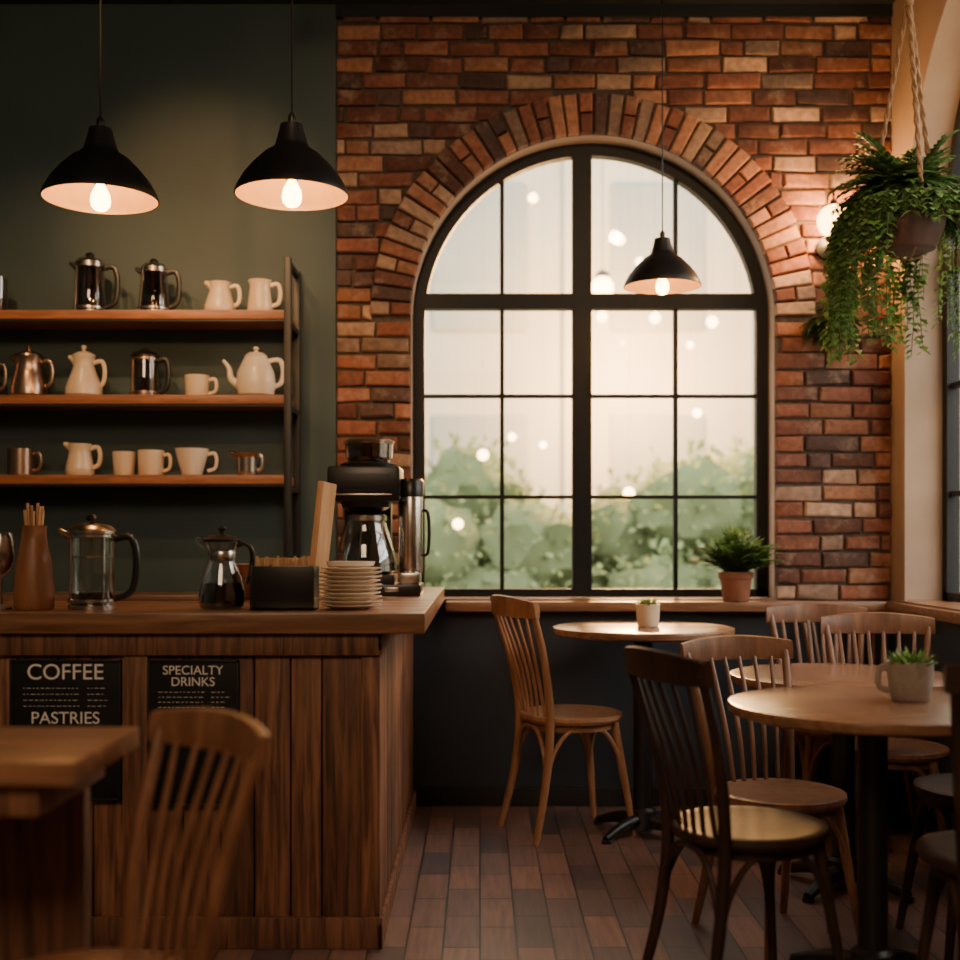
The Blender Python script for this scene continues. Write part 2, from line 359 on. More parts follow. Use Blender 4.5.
# ------------------------------------------------------------------ outside
b=B('courtyard_ground'); b.bb(-14,16,5.3,16,-.1,0,'pave'); b.bb(2.0,16,-8,5.3,-.1,0,'pave'); b.build()
b=B('building_facade',loc=(0,11.5,0)); b.bb(-12,14,0,1,0,9,'facade')
for i in range(-6,8):
    for k in range(4): b.bb(i*1.7-.45,i*1.7+.45,-.03,0,.9+k*2.2,2.3+k*2.2,'facade2',.02)
    b.bb(i*1.7-.9,i*1.7-.8,-.06,0,0,9,'facade')
b.build()
b=B('garden_wall',loc=(8.5,0,0)); b.bb(0,.4,-8,11.2,0,3.0,'facade')
for i in range(-4,6): b.bb(-.04,0,i*1.8,i*1.8+.2,0,3.0,'facade2',.01)
b.build()
b=B('garden_shrubs')
def blob(c,r,col):
    bm=bmesh.new(); bmesh.ops.create_icosphere(bm,subdivisions=3,radius=1)
    for v in bm.verts:
        d=.9+.28*noise.noise(v.co*2.3+Vector(c))
        v.co=Vector(c)+Vector((v.co.x*r*d,v.co.y*r*d,v.co.z*r*d*.9))
    bm.verts.index_update()
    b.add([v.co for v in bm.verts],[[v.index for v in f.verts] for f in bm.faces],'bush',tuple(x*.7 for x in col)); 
    vs=[v.co.copy() for v in bm.verts]; bm.free()
    for v in vs:
        if v.z<0: continue
        n=(v-Vector(c)).normalized()
        for k in range(3):
            g=U(.8,1.25)
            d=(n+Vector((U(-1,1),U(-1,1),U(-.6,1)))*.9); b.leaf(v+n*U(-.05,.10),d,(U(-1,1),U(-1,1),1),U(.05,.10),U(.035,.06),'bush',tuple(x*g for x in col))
random.seed(11)
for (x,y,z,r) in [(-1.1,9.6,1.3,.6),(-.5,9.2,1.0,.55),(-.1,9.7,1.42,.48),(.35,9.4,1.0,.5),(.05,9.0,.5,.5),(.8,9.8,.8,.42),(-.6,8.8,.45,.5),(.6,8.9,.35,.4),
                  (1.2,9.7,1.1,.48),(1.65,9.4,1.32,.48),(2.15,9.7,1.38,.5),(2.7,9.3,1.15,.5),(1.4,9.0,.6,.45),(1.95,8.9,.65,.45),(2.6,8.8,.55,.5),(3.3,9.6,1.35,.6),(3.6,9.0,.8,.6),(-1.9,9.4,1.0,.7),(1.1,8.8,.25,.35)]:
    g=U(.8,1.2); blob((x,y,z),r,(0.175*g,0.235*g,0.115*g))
for i in range(6): blob((U(3.4,5.5),U(1,7),U(.3,.8)),U(.4,.6),(0.15,.22,.11))
b.build()
random.seed(5)
b=B('added_glow_beads')  # added glowing beads on wires; some stand in for lamp reflections in panes
for (px,py,d) in [(533,198,8),(620,240,8),(655,318,7.5),(712,322,7.5),(602,317,7.5),(483,455,8),(543,445,8),(697,413,7.8),(629,493,7.6),(458,524,7.6),(735,300,8.2),(690,345,8.3),(640,262,8.4),(512,437,8.2)]:
    x=(px-480)/1200*d; z=1.1+(540-py)/1200*d
    b.sphere((x,d,z),U(.024,.037),'glowbead',12); b.tube([(x,d,z+.03),(x,d,4.2)],.0008,'black',4,smooth=1)
b.tube([(-3,7.9,4.2),(5,7.9,4.2)],.004,'black',5,smooth=1); b.build()
b=B('added_sun_glow',loc=(.98,9.6,3.12)); b.sphere((0,0,0),.085,'sunglow',20); b.tube([(0,0,.1),(0,0,2.9)],.003,'black',5,smooth=1); b.lathe([(0,.15),(.05,.12),(.06,.08),(0,.08)],'black'); b.build()  # added glowing globe in place of low sun haze behind the window
point('sun_glow_fill',(1.35,10.3,2.75),1500,(1,.50,.17),.3)  # added light that gives the facade its warm sun-haze gradient

# ------------------------------------------------------------------ counter
CT=.905
b=B('service_counter')
def vplanks(x0,x1,y,z0,z1,th,w,axis='x'):
    x=x0
    while x<x1-.001:
        ww=min(w*U(.8,1.25),x1-x)
        if x1-(x+ww)<.03: ww=x1-x
        t=gt(U(.1,.8))
        if axis=='x': b.bb(x+.0018,x+ww-.0018,y,y+th,z0,z1,'cfront',.004,t)
        else: b.bb(y-th,y,x+.0018,x+ww-.0018,z0,z1,'cfront',.004,t)
        x+=ww
vplanks(-2.3,-.30,3.24,.03,.85,.02,.105)
vplanks(3.30,4.95,-.276,.03,.85,.02,.13,'y')
b.bb(-2.3,-.3,3.26,3.8,0,.85,'black'); b.bb(-.78,-.297,3.8,4.95,0,.85,'black')
b.bb(-.32,-.27,3.232,3.30,0,.85,'cfront',.004,gt(.8))
b.bb(-2.3,-.262,3.222,3.24,0,.085,'cfront',.004,gt(.4))
b.bb(-.276,-.262,3.222,4.95,0,.07,'cfront',.004,gt(.6))
b.bb(-2.3,-.262,3.218,3.24,.79,.85,'cfront',.004,gt(.35))
b.bb(-.276,-.262,3.218,4.95,.80,.85,'cfront',.004,gt(.5))
b.bb(-.96,-.895,3.228,3.24,.085,.79,'cfront',.003,gt(.4))
for k in range(4):
    y0=3.195+k*.164; b.bb(-2.35,-.147,y0,y0+.163,.85,CT,'ctop',.005,gt(U(.35,.6)))
b.bb(-.80,-.147,3.852,4.965,.85,CT,'ctop',.005,gt(.5))
b.build()
b=B('back_counter'); b.bb(-2.35,-.86,4.36,4.67,.86,.90,'ctop',.005,gt(.4)); b.bb(-2.33,-.88,4.40,4.66,0,.86,'black'); b.build()

def text(body,size,loc,parent,name):
    cu=bpy.data.curves.new(name,'FONT'); cu.body=body; cu.size=size; cu.align_x='CENTER'; cu.align_y='CENTER'; cu.extrude=.0008
    o=bpy.data.objects.new(name,cu); bpy.context.scene.collection.objects.link(o)
    bpy.context.view_layer.update()
    dg=bpy.context.evaluated_depsgraph_get(); me=bpy.data.meshes.new_from_object(o.evaluated_get(dg)); bpy.data.objects.remove(o)
    me.materials.clear(); me.materials.append(M['chalk'])
    o=bpy.data.objects.new(name,me); bpy.context.scene.collection.objects.link(o)
    o.rotation_euler=(math.pi/2,0,0); o.location=loc; o.parent=parent
def sign(x0,x1,z0,z1,y,heads):
    cx,cz=(x0+x1)/2,(z0+z1)/2
    b=B('menu_chalkboard',loc=(cx,y,cz)); w,h=x1-x0,z1-z0
    b.box((0,0,0),(w,.014,h),'board',.002)
    for xx in (-1,1): b.box((xx*(w/2-.003),-.003,0),(.006,.016,h),'black',.001)
    for zz in (-1,1): b.box((0,-.003,zz*(h/2-.003)),(w,.016,.006),'black',.001)
    for (t,s,dz) in heads:
        if t.startswith('#'):
            n=int(t[1:]); 
            for i in range(n):
                for (a,c) in ((-.38,.12),(.2,.36)):
                    x=a*w
                    while x<c*w:
                        l=U(.004,.012); b.box((x+l/2,-.0075,dz-i*s),(l,.001,.0012),'chalk'); x+=l+.005
    ob=b.build()
    for (t,s,dz) in heads:
        if not t.startswith('#'): text(t,s,(0,-.0078,dz),ob,'lettering')
sign(-1.262,-.964,.40,.778,3.228,[('COFFEE',.060,.155),('#4',.016,.113),('PASTRIES',.046,.032),('#6',.018,-.01)])
sign(-.893,-.648,.385,.778,3.228,[('SPECIALTY',.034,.168),('DRINKS',.034,.137),('#5',.0135,.11),('#3',.016,.02)])

# ------------------------------------------------------------------ shelving
b=B('shelving_unit')
for z in (2.005,1.671,1.356):
    b.bb(-2.28,-.765,4.715,4.965,z-.036,z,'shelf',.004,gt(U(.5,.7)))
    b.bb(-2.28,-.745,4.72,4.735,z-.045,z-.036,'black')
for x in (-2.28,-.755):
    for y in (4.715,4.945): b.bb(x-.014,x+.014,y-.014,y+.014,.0,2.21,'black',.003)
    for z in (2.19,1.95,1.62,1.3): b.bb(x-.01,x+.01,4.715,4.945,z-.01,z+.01,'black')
b.build()

def shell(b,prof,mat,c=(0,0,0),th=.003,seg=32):
    inner=[(max(r-th,0.0001),z+(th if i==0 else 0)) for i,(r,z) in enumerate(prof)][::-1]
    b.lathe([(0,prof[0][1])]+prof+inner+[(0,prof[0][1]+th)],mat,c,seg)
def handle(b,x,z0,z1,out,mat,r=.006,side=1):
    b.tube([(side*x,0,z1),(side*(x+out*.75),0,z1+.004),(side*(x+out),0,z1-(z1-z0)*.35),(side*(x+out*.8),0,z0+(z1-z0)*.15),(side*x,0,z0)],r,mat,8,flat=1.3)
def mug(name,loc,r,h,mat='cream',taper=1.0,hd=.032):
    b=B(name,loc); shell(b,[(r*taper*.9,0),(r*taper,.006),(r*(taper+1)/2,h*.5),(r,h)],mat)
    if hd: handle(b,r*.93,h*.2,h*.8,hd,mat,.0055)
    b.build()
def jug(name,loc,rb,rt,h,mat,spout=True,lid=False,neck=None,hd=.04):
    b=B(name,loc)
    nr=neck or min(rb,rt)*.85
    shell(b,[(rb*.85,0),(rb,.012),(rb*1.0,h*.25),(nr+(rb-nr)*.35,h*.6),(nr,h*.82),(rt,h)],mat)
    handle(b,nr*1.02,h*.25,h*.86,hd,mat,.007)
    if spout: b.tube([(-nr*.7,0,h*.84),(-rt*.98,0,h*.95),(-rt*1.35,0,h*1.01)],[.018,.013,.007],mat,10)
    if lid:
        b.lathe([(rt*1.03,h),(rt*1.0,h+.008),(rt*.5,h+.02),(.006,h+.024),(.006,h+.030),(.012,h+.038),(.008,h+.046),(0,h+.048)],mat)
    b.build()
def teapot(name,loc,r,h,mat,sp=.06):
    b=B(name,loc)
    b.lathe([(0,0),(r*.7,0),(r*.9,h*.06),(r,h*.25),(r*.93,h*.5),(r*.62,h*.76),(r*.55,h*.8),(r*.57,h*.82),(r*.4,h*.88),(.007,h*.91),(.006,h*.93),(.013,h*.965),(.008,h),(0,h)],mat)
    handle(b,r*.62,h*.2,h*.72,r*.75,mat,.0075)
    b.tube([(-r*.85,0,h*.25),(-r*1.25,0,h*.38),(-r*1.35,0,h*.58),(-r*1.35-sp*.4,0,h*.74)],[.02,.014,.010,.007],mat,10)
    b.build()
def press(name,loc,r,h,glassm='glass',metal='steel',coffee=.5,hd=.05,cone=1.0,spout=True):
    """french press / glass coffee pot: h is the total height with knob"""
    b=B(name,loc); H=h*.80; rt=r*cone
    shell(b,[(r*.96,.006),(r,.014),((r+rt)/2,H*.5),(rt,H)],glassm,th=.002)
    b.lathe([(0,0),(r*1.04,0),(r*1.05,.012),(r*1.0,.014),(0,.014)],metal)
    for k in range(4):
        a=math.pi/4+k*math.pi/2; b.tube([(r*1.02*math.cos(a),r*1.02*math.sin(a),.006),(rt*1.02*math.cos(a),rt*1.02*math.sin(a),H)],.0028,metal,6,smooth=1)
    for zz,rr in ((H*.97,rt*1.02),(H*.12,r*1.03)): b.lathe([(rr,zz-.006),(rr+.003,zz-.004),(rr+.003,zz+.004),(rr,zz+.006)],metal)
    if coffee>0:
        rc=r+(rt-r)*coffee; b.lathe([(0,.014),(r*.95,.014),(rc*.96,H*coffee),(0,H*coffee)],'coffee')
    b.lathe([(rt*1.08,H),(rt*1.08,H+.008),(rt*.85,H+.022),(rt*.3,H+.030),(.005,H+.031),(.004,h*.93),(.014,h*.94),(.016,h*.97),(.009,h),(0,h)],'plastic' if metal!='steel' else 'steel')
    b.lathe([(0,h*.925),(.015,h*.93),(.018,h*.965),(.010,h*1.0),(0,h*1.005)],'plastic')
    b.tube([(0,0,H*.7),(0,0,h*.93)],.003,metal,6,smooth=1)
    if metal=='steel' and coffee<.4: b.lathe([(0,H*.68),(rt*.94,H*.68),(rt*.94,H*.71),(0,H*.71)],'steel')
    handle(b,rt*1.02,H*.14,H*.93,hd,'plastic',.008)
    if spout: b.tube([(-rt*.8,0,H*.93),(-rt*1.2,0,H*.99),(-rt*1.5,0,H*1.05)],[.018,.012,.006],metal,10)
    b.build()
S1,S2,S3=2.0055,1.6715,1.3565; Y=4.83
X=lambda px:(px-480)/1200*Y
press('glass_coffee_pot',(X(90),Y,S1),.062,.250,'smoke','steel',.55,.055,.88)
press('glass_coffee_pot',(X(154),Y,S1),.064,.225,'smoke','steel',.60,.052,.76)
jug('cream_pitcher',(X(220),Y,S1),.062,.045,.13,'cream'); jug('cream_jug',(X(260),Y,S1),.050,.048,.138,'cream',spout=False)
mug('glass_jar',(X(-4),Y,S1),.045,.15,'smoke',hd=0)
jug('metal_kettle',(X(29),Y,S2),.070,.056,.165,'copper',lid=True,hd=.045)
jug('lidded_coffee_pot',(X(84),Y,S2),.072,.045,.165,'cream',lid=True,hd=.045)
press('french_press',(X(145),Y,S2),.056,.20,'smoke','copper',.35,.04,.95,spout=False)
mug('coffee_mug',(X(197),Y,S2),.050,.090,'cream',.9); teapot('teapot',(X(256),Y,S2),.080,.205,'white')
mug('metal_mug',(X(21),Y,S3),.052,.110,'copper',1.0); jug('milk_jug',(X(80),Y,S3),.056,.048,.130,'cream',spout=True)
mug('ceramic_cup',(X(124),Y,S3),.046,.098,'cream',.85,0); mug('coffee_mug',(X(151),Y,S3),.052,.104,'cream',.95,.03)
mug('wide_cup',(X(192),Y,S3),.068,.110,'white',.6,.036); jug('metal_creamer',(X(247),Y,S3),.038,.055,.092,'steel',hd=.02,neck=.04)
mug('metal_mug',(X(-14),Y,S2),.05,.16,'copper',1.0)

# ------------------------------------------------------------------ counter items
Y=3.37
X=lambda px:(px-480)/1200*Y
CZ=CT+.0008
b=B('wooden_utensil_holder',(X(34),Y,CZ)); shell(b,[(.050,0),(.054,.008),(.055,.05),(.050,.12),(.036,.19),(.033,.225),(.036,.235)],'vase',th=.008)
for k in range(9):
    a=k*.7; rr=.016; b.tube([(rr*.4*math.cos(a),rr*.4*math.sin(a),.05),(rr*1.6*math.cos(a),rr*1.1*math.sin(a),.27+.03*R())],.0042,'pale',6,smooth=1)
b.build()
b=B('steel_goblet',(X(0),Y,CZ)); shell(b,[(.034,0),(.034,.005),(.008,.014),(.007,.09),(.03,.11),(.040,.15),(.036,.20),(.030,.215)],'steel'); b.build()
press('french_press',(X(92),Y,CZ),.062,.265,'glass','steel',.22,.062,1.0)
b=B('pour_over_carafe',(X(222),Y,CZ))
shell(b,[(.052,0),(.064,.01),(.066,.04),(.056,.09),(.034,.14),(.036,.16),(.050,.19)],'glass',th=.002)
b.lathe([(0,.004),(.058,.006),(.063,.02),(.063,.045),(.056,.075),(0,.075)],'coffee')
b.lathe([(.036,.135),(.037,.14),(.039,.160),(.036,.165)],'steel')
b.lathe([(.052,.189),(.053,.196),(.03,.208),(.006,.212),(.006,.218),(.013,.226),(.006,.234),(0,.234)],'plastic')
b.tube([(.04,0,.178),(.065,0,.185),(.085,0,.16),(.080,0,.10),(.066,0,.075)],.007,'plastic',8)
b.tube([(-.038,0,.178),(-.055,0,.19),(-.072,0,.197)],[.016,.012,.006],'glass',10); b.build()
b=B('condiment_box',(X(285),Y,CZ)); w,d,h=.178,.11,.122
b.box((0,0,.004),(w,d,.008),'plastic',.002)
for sx in (-1,1): b.box((sx*(w/2-.004),0,h/2),(.008,d,h),'plastic',.002)
for sy in (-1,1): b.box((0,sy*(d/2-.004),h/2),(w-.01,.008,h),'plastic',.002)
for k in range(60):
    x=-.078+.156*R(); y=U(-.044,.044); b.box((x,y,.09+.018*R()),(.007,.0022,.085),'pale',0,gt(U(.2,.7)),Matrix.Rotation(U(-.12,.12),3,'Y'))
b.build()
b=B('plate_stack',(X(350),Y+.02,CZ))
for k in range(10):
    z=k*.0115; r=.088-(.004 if k%3==0 else 0)
    b.lathe([(0,z),(r*.6,z),(r*.66,z+.002),(r,z+.011),(r+.001,z+.0135),(r-.003,z+.0135),(r*.62,z+.0055),(0,z+.0055)],'white' if k%2 else 'cream',(U(-.002,.002),U(-.002,.002),0))
b.lathe([(0,.116),(.04,.117),(.065,.122),(.07,.134),(.066,.134),(.05,.126),(0,.123)],'white'); b.build()
b=B('wooden_bowl',(-.72,3.98,CZ)); shell(b,[(.06,0),(.075,.01),(.100,.07),(.115,.115)],'vase',th=.006)
b.build()
b=B('wooden_bowl',(-.70,4.25,CZ)); shell(b,[(.05,0),(.06,.01),(.075,.09),(.08,.13)],'pale',th=.006)
b.build()
b=B('serving_board',(-.535,3.90,CZ+.003)); rot=Matrix.Rotation(math.radians(6),3,'Y')@Matrix.Rotation(math.radians(83),3,'Z')
b.box(rot@Vector((0,0,.190)),(.17,.022,.38),'pale',.005,gt(.6),rot); b.build()
# coffee machine
b=B('coffee_machine',(-.385,4.27,CZ))
b.box((.03,0,.02),(.30,.24,.04),'plastic',.008); b.box((-.02,0,.055),(.21,.22,.035),'black',.006)
b.box((.14,-.03,.06),(.07,.14,.04),'steel',.006)
b.box((-.02,.085,.20),(.17,.06,.28),'plastic',.008)
shell(b,[(.085,.074),(.110,.085),(.108,.13),(.086,.21),(.068,.265),(.072,.285)],'glass',(-.02,-.02,0),.002)
b.lathe([(0,.078),(.102,.085),(.104,.115),(0,.115)],'coffee',(-.02,-.02,0))
b.lathe([(.070,.262),(.075,.262),(.075,.28),(.070,.28)],'steel',(-.02,-.02,0))
b.lathe([(0,.285),(.05,.287),(.085,.31),(.09,.33),(0,.33)],'plastic',(-.02,-.01,0))
b.box((-.02,0,.39),(.255,.21,.125),'plastic',.014); b.box((-.02,-.106,.40),(.19,.004,.05),'black',.001); b.box((-.02,-.108,.352),(.20,.004,.006),'steel',.001)
b.lathe([(0,.452),(.10,.452),(.103,.462),(.085,.47),(0,.47)],'black',(-.01,0,0))
shell(b,[(.07,.47),(.083,.485),(.085,.535)],'smoke',(-.01,0,0),.003)
b.lathe([(0,.475),(.066,.475),(.072,.505),(0,.515)],'vase',(-.01,0,0))
b.lathe([(.088,.533),(.09,.545),(.07,.556),(0,.558)],'copper',(-.01,0,0))
shell(b,[(.040,.08),(.043,.09),(.043,.34),(.04,.35)],'steel',(.14,-.02,0),.003)
b.lathe([(0,.348),(.046,.348),(.047,.40),(.04,.41),(0,.41)],'plastic',(.14,-.02,0))
b.tube([(.183,-.02,.30),(.20,-.02,.29),(.205,-.02,.22),(.20,-.02,.15),(.183,-.02,.14)],.006,'plastic',8)
b.box((.08,-.122,.022),(.05,.006,.016),'steel',.002); b.build()

# ------------------------------------------------------------------ pendant lamps
WARM=(1,.50,.17)
def pendant(loc,k,e):
    b=B('pendant_lamp',loc,0,k); h=.232
    out=[(.012,h),(.036,h-.008),(.040,h-.026),(.052,h-.070),(.058,h-.082),(.090,h-.103),(.125,h-.138),(.155,h-.175),(.173,.025),(.180,.008),(.181,.0)]
    b.lathe(out,'black',seg=56)
    b.lathe([(max(r-.004,.001),z) for r,z in out[2:]],'shadein',seg=56)
    b.lathe([(.181,0),(.1775,-.001),(.177,0)],'black',seg=56)
    b.lathe([(0,.048),(.02,.048),(.022,.12),(.02,.21),(0,.21)],'black')
    b.lathe([(.012,.05),(.017,.040),(.029,.016),(.032,-.004),(.029,-.022),(.018,-.034),(0,-.040)],'bulb',seg=16)
    b.lathe([(.012,h),(.013,h+.018),(.006,h+.03),(0,h+.03)],'black')
    top=(ZC-loc[2])/k
    b.tube([(0,0,h+.02),(0,0,top-.02)],.0035,'black',6,smooth=1); b.lathe([(0,top-.03),(.05,top-.028),(.05,top-.001),(0,top-.001)],'black')
    b.build()
    point('pendant_filament',(loc[0],loc[1],loc[2]-.006),e,WARM,.012)
pendant((-1.17,3.7,2.150),.97,14); pendant((-.58,3.7,2.162),.97,14); pendant((.684,4.5,2.05),.80,8)
def spotfix(x,y):
    b=B('ceiling_spotlight',(x,y,ZC)); b.lathe([(0,-.001),(.035,-.001),(.035,-.02),(0,-.02)],'black'); b.tube([(0,0,-.02),(0,0,-.08)],.008,'black',8,smooth=1)
    b.lathe([(0,.06),(.03,.06),(.034,-.05),(.03,-.05),(0,-.02)],'black',(.0,0,-.11),24,rot=Matrix.Rotation(.5,3,'X')); b.build()
spotfix(-.66,4.45)
def spot(name,loc,tgt,e,ang,col=(1,.58,.27)):  # beams and their out-of-view housings are added to wash the walls
    l=bpy.data.lights.new(name,'SPOT'); l.energy=e; l.color=col; l.spot_size=math.radians(ang); l.spot_blend=1; l.shadow_soft_size=.04
    o=bpy.data.objects.new(name,l); bpy.context.scene.collection.objects.link(o); o.location=loc
    o.rotation_euler=(Vector(tgt)-Vector(loc)).to_track_quat('-Z','Y').to_euler()
for x in (-1.75,-.95): 
    spotfix(x,3.1); spot('added_wall_wash',(x,3.14,3.14),(x+.10,5,1.85),72,44)  # added pair brightening the shelves and crockery
spotfix(-1.33,2.6); spot('added_wall_wash',(-1.33,2.64,3.12),(-1.15,5,2.36),170,32,(1,.50,.20))  # added beam for the warm glow on the green wall
spotfix(.9,2.2); spot('added_wall_wash',(.9,2.24,3.12),(1.25,5,2.25),105,52,(1,.58,.28))
spotfix(-.3,2.2); spot('added_wall_wash',(-.3,2.24,3.12),(-.3,5,2.3),50,48,(1,.60,.32))
# sconce
b=B('wall_sconce',(1.435,4.97,2.36)); b.lathe([(0,0),(.04,0),(.045,.012),(.02,.02),(0,.022)],'black',(0,.003,-.05),24,rot=Matrix.Rotation(math.pi/2,3,'X'))
b.tube([(0,-.01,-.05),(0,-.06,-.07),(0,-.10,-.055),(0,-.10,-.01)],.007,'black',8)
b.lathe([(.012,-.02),(.03,-.01),(.034,.005),(0,.005)],'black',(0,-.10,-.035)); b.sphere((0,-.10,.035),.066,'globe',24)
b.lathe([(.012,.09),(.02,.095),(.012,.12),(0,.12)],'black',(0,-.10,.0)); b.tube([(0,-.10,.10),(0,-.10,.15),(0,-.05,.17),(0,-.01,.15)],.005,'black',8); b.build()
point('sconce_filament',(1.435,4.84,2.395),50,WARM,.03)

# ------------------------------------------------------------------ chairs
def chair(loc,face,mat,sc=1.0):
    b=B('dining_chair',(loc[0],loc[1],0),math.radians(face),sc)
    b.lathe([(0,.425),(.17,.425),(.19,.43),(.198,.442),(.196,.455),(.185,.459),(.165,.455),(.06,.451),(0,.451)],mat,seg=40,col=gt(.55))
    b.lathe([(.150,.428),(.165,.428),(.165,.400),(.150,.400),(.150,.428)],mat,seg=32,col=gt(.4))
    for sy in (-1,1):
        b.tube([(.125,sy*.115,.43),(.150,sy*.135,.25),(.185,sy*.165,0)],[.017,.015,.011],mat,10)
        b.tube([(-.225,sy*.165,0),(-.175,sy*.145,.22),(-.155,sy*.14,.44),(-.185,sy*.160,.66),(-.245,sy*.185,.86)],[.012,.016,.017,.014,.012],mat,10)
    n=12; vs=[];fs=[]
    for i in range(n+1):
        t=-1+2*i/n; y=t*.205; x=-.235-.045*(1-t*t); hh=.041-.010*t*t; zc=.862+.008*(1-t*t)
        for dx,dz in ((-.010,-hh*.92),(-.012,0),(-.018,hh*.9),(-.010,hh),(.002,hh*.9),(.009,0),(.008,-hh*.92),(0,-hh)):
            vs.append((x+dx,y,zc+dz))
    k=8
    for i in range(n):
        for j in range(k): fs.append((i*k+j,i*k+(j+1)%k,(i+1)*k+(j+1)%k,(i+1)*k+j))
    fs.append(tuple(range(k))); fs.append(tuple(n*k+j for j in range(k)))
    b.add(vs,fs,mat,gt(.5))
    for i in range(6):
        t=(-1+2*i/5)*.72; y0=t*.135; y1=t*.19
        b.tube([(-.17+.03*t*t,y0,.45),(-.195,(y0+y1)/2,.62),(-.235-.04*(1-t*t),y1,.84)],[.0075,.0085,.007],mat,8,flat=.8)
    L4=[(.150,-.137),(.150,.137),(-.172,.146),(-.172,-.146)]
    for i in range(4):
        p=L4[i];q=L4[(i+1)%4]; mx,my=(p[0]+q[0])/2,(p[1]+q[1])/2
        b.tube([(p[0],p[1],.20),(p[0]*.86+mx*.14,p[1]*.86+my*.14,.31),(p[0]*.5+mx*.5,p[1]*.5+my*.5,.395),(mx,my,.415),(q[0]*.5+mx*.5,q[1]*.5+my*.5,.395),(q[0]*.86+mx*.14,q[1]*.86+my*.14,.31),(q[0],q[1],.20)],.0085,mat,8)
    return b.build()
chair((-.62,1.87),222,'chM',.89)
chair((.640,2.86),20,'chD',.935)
chair((.825,3.30),-70,'chM',.90)
chair((.345,4.55),22,'chL',.985)
chair((1.29,4.40),-92,'chM',.94)
chair((1.495,4.71),-90,'chM',.93)
chair((1.35,3.95),-98,'chM',.93)
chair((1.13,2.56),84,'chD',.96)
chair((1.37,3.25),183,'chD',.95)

# ------------------------------------------------------------------ tables
def table(loc,z,r,mat='table'):
    b=B('round_cafe_table',(loc[0],loc[1],0))
    b.lathe([(0,z-.030),(r-.012,z-.030),(r-.002,z-.024),(r,z-.012),(r-.003,z-.002),(r-.010,z),(0,z)],mat,seg=64)
    b.lathe([(0,z-.045),(.13,z-.045),(.13,z-.031),(0,z-.031)],'black')
    b.lathe([(.036,.03),(.036,z-.045)],'black'); b.lathe([(.045,.05),(.06,.03),(.05,.09),(.037,.10)],'black')
    for k in range(4):
        a=math.pi/4+k*math.pi/2; c,s=math.cos(a),math.sin(a)
        b.tube([(0,0,.055),(c*.12,s*.12,.045),(c*.22,s*.22,.016)],[.03,.022,.014],'black',10)
        b.lathe([(0,0),(.018,0),(.018,.012),(0,.012)],'black',(c*.215,s*.215,0),16)
    b.build()
table((.965,2.95),.70,.35); table((1.15,3.80),.675,.355); table((.611,4.50),.775,.340)
b=B('square_cafe_table',(-1.0,2.07,0)); b.bb(-.36,.362,-.185,.185,.712,.75,'ctop',.005,gt(.45))
b.bb(-.31,.275,.13,.165,0,.712,'cfront',.004,gt(.15)); b.bb(-.345,-.31,-.165,.165,0,.712,'cfront',.004,gt(.2))
b.bb(-.31,.30,-.165,-.147,.66,.712,'cfront',.003,gt(.25)); b.bb(.285,.302,-.147,.165,.66,.712,'cfront',.003,gt(.25)); b.build()

# ------------------------------------------------------------------ plants
def gcol(k=1): g=U(.6,1.3)*k; return (0.095*g,0.175*g*U(.85,1.1),0.040*g)
def fronds(b,c,n,ln,w=.03,upmin=.2,upmax=1.3,k=1,droop=.13,front=1.0):
    for i in range(n):
        az=2*math.pi*R(); el=U(upmin,upmax); L=ln*U(.6,1.1)
        if math.sin(az)<-.45: L*=front
        p=Vector(c)+Vector((math.cos(az),math.sin(az),0))*.02; d=Vector((math.cos(az)*math.cos(el),math.sin(az)*math.cos(el),math.sin(el)))
        pts=[p.copy()]; m=12; col=gcol(k)
        for s in range(m):
            p=p+d*(L/m); d=(d+Vector((0,0,-droop))).normalized(); pts.append(p.copy())
            sd=d.cross(Vector((0,0,1)))
            if sd.length<.01: continue
            sd.normalize(); ll=w*(1-.75*abs(s/m-.35))*1.2
            for sg in (-1,1): b.leaf(p,sd*sg+d*.55+Vector((0,0,U(-.1,.25))),(0,0,1),ll,ll*.55,'leaf',tuple(x*U(.85,1.15) for x in col))
        b.tube(pts[::3]+[pts[-1]],.0015,'leaf',4,col=(0.05,.09,.02),smooth=1)
        b.leaf(pts[-1],d,(0,0,1),w*.8,w*.4,'leaf',col)
b=B('potted_fern',(1.05,4.925,WB+.0002)); shell(b,[(.050,0),(.053,.004),(.064,.09),(.071,.092),(.072,.118),(.068,.12)],'terra',th=.006)
b.lathe([(0,.10),(.058,.10)],'soil'); fronds(b,(0,-.0,.10),120,.17,.044,.75,1.5,1.5,.08)
b.v=[(x,min(y,.04),z) if z>.125 else (x,y,z) for x,y,z in b.v]
b.build()
def small_plant(name,loc,r,h,mat,hd=0,pl=.05):
    b=B(name,loc); shell(b,[(r*.8,0),(r*.88,.005),(r*.97,h*.5),(r,h)],mat,th=.005); b.lathe([(0,h*.85),(r*.94,h*.85)],'soil')
    if hd: handle(b,r*.93,h*.25,h*.8,hd,mat,.006,-1)
    for i in range(130):
        az=2*math.pi*R(); el=U(.25,1.5); q=r*.75*R()
        b.leaf((q*math.cos(az),q*math.sin(az),h*.85),(math.cos(az)*math.cos(el),math.sin(az)*math.cos(el),math.sin(el)),(0,0,1),pl*U(.5,1),pl*.28,'leaf',gcol(1.6))
    b.build()
small_plant('succulent_in_mug',(1.075,3.0,.7008),.056,.096,'stone',.028,.055)
small_plant('potted_succulent',(.63,4.50,.7758),.045,.085,'cream',0,.04)
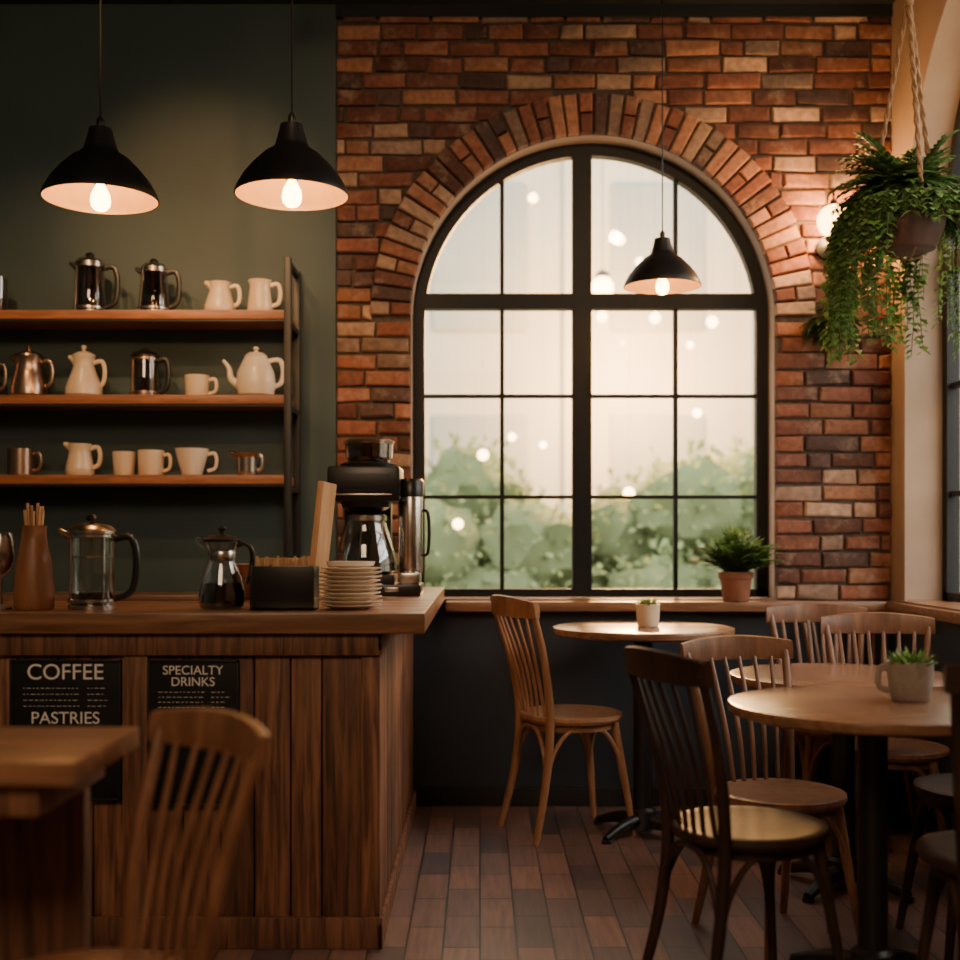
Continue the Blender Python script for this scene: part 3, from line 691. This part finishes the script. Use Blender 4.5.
# hanging plant
random.seed(21)
hp=(1.50,4.2,2.20)
b=B('hanging_plant',hp); shell(b,[(.080,-.09),(.090,-.085),(.120,-.01),(.131,.05),(.133,.07)],'potbrown',th=.006); b.lathe([(0,.045),(.12,.045)],'soil')
apex=(0,0,.80)
for k in range(3):
    a=.5+k*2*math.pi/3; e=(.135*math.cos(a),.135*math.sin(a),.06)
    for q in (0,.5):
        pts=[]
        for t in range(25):
            s=t/24; base=Vector(apex)*(1-s)+Vector(e)*s; ph=s*40+q*6.283*1; pts.append(base+Vector((math.cos(ph),math.sin(ph),0))*.005)
        b.tube(pts,.006,'rope',6,smooth=1)
    b.tube([e,(.075*math.cos(a),.075*math.sin(a),-.085),(0,0,-.12)],.004,'rope',6)
for q in (0,.5):
    pts=[Vector((math.cos(t*1.2+q*6.283)*.006,math.sin(t*1.2+q*6.283)*.006,.80+(ZC-hp[2]-.80-.03)*t/24)) for t in range(25)]
    b.tube(pts,.007,'rope',6,smooth=1)
b.lathe([(0,ZC-hp[2]-.001),(.02,ZC-hp[2]-.001),(.015,ZC-hp[2]-.03),(0,ZC-hp[2]-.035)],'black'); b.sphere((0,0,.78),.018,'rope')
fronds(b,(0,0,.08),330,.26,.046,.0,1.45,1.0,.13,.55)
for i in range(84):   # trailing vines
    az=(math.pi+U(-1.3,.95)) if i<48 else (U(-.7,1.9) if i<72 else U(-2.0,-.9)); p=Vector((.13*math.cos(az),.13*math.sin(az),.08)); d=Vector((math.cos(az),math.sin(az),.4)).normalized(); L=U(.15,.55) if i<48 else (U(.2,.52) if i<72 else U(.02,.10))
    n=int(L/.02); pts=[p.copy()]
    for s in range(n+5):
        p=p+d*.02; d=(d*.84+Vector((U(-.12,.12),U(-.12,.12),-.33))).normalized()
        pts.append(p.copy())
        for sg in (-1,1):
            a2=R()*6.283; b.leaf(p,(math.cos(a2),math.sin(a2),-.5),(0,0,1),U(.024,.046),U(.018,.032),'leaf',gcol(1.5))
    b.tube(pts,.0015,'leaf',4,col=(.07,.1,.02),smooth=1)
b.v=[(min(x,.19),y,z) for x,y,z in b.v]
b.build()
b=B('wall_planter',(1.45,4.92,1.98)); b.lathe([(0,-.06),(.03,-.055),(.045,0),(.042,0),(.03,-.04)],'terra'); b.box((0,.03,0),(.02,.03,.05),'black'); fronds(b,(0,0,0),60,.11,.034,-.3,1.3,.8)
b.v=[(x,min(y,.05),z) for x,y,z in b.v]; b.build()

# ------------------------------------------------------------------ lights
w=bpy.data.worlds.new('sky'); bpy.context.scene.world=w; w.use_nodes=True
nt=w.node_tree; bg=nt.nodes['Background']; bg.inputs['Color'].default_value=(1.0,.95,.87,1); bg.inputs['Strength'].default_value=7.0
def area(name,loc,rot,size,e,col):
    l=bpy.data.lights.new(name,'AREA'); l.energy=e; l.size=size; l.color=col
    o=bpy.data.objects.new(name,l); bpy.context.scene.collection.objects.link(o); o.location=loc; o.rotation_euler=rot
area('added_room_fill',(-.6,-.3,3.2),(math.radians(42),0,0),1.6,90,(1,.70,.44))  # unseen area light added as warm fill from behind the camera
# ------------------------------------------------------------------ camera
cd=bpy.data.cameras.new('camera'); cam=bpy.data.objects.new('camera',cd); bpy.context.scene.collection.objects.link(cam)
cam.location=(0,0,1.1); cam.rotation_euler=(math.pi/2,0,0); cd.sensor_width=36; cd.lens=45; cd.shift_y=60/960
cd.dof.use_dof=True; cd.dof.focus_distance=3.75; cd.dof.aperture_fstop=1.6; cd.clip_start=.05
bpy.context.scene.camera=cam
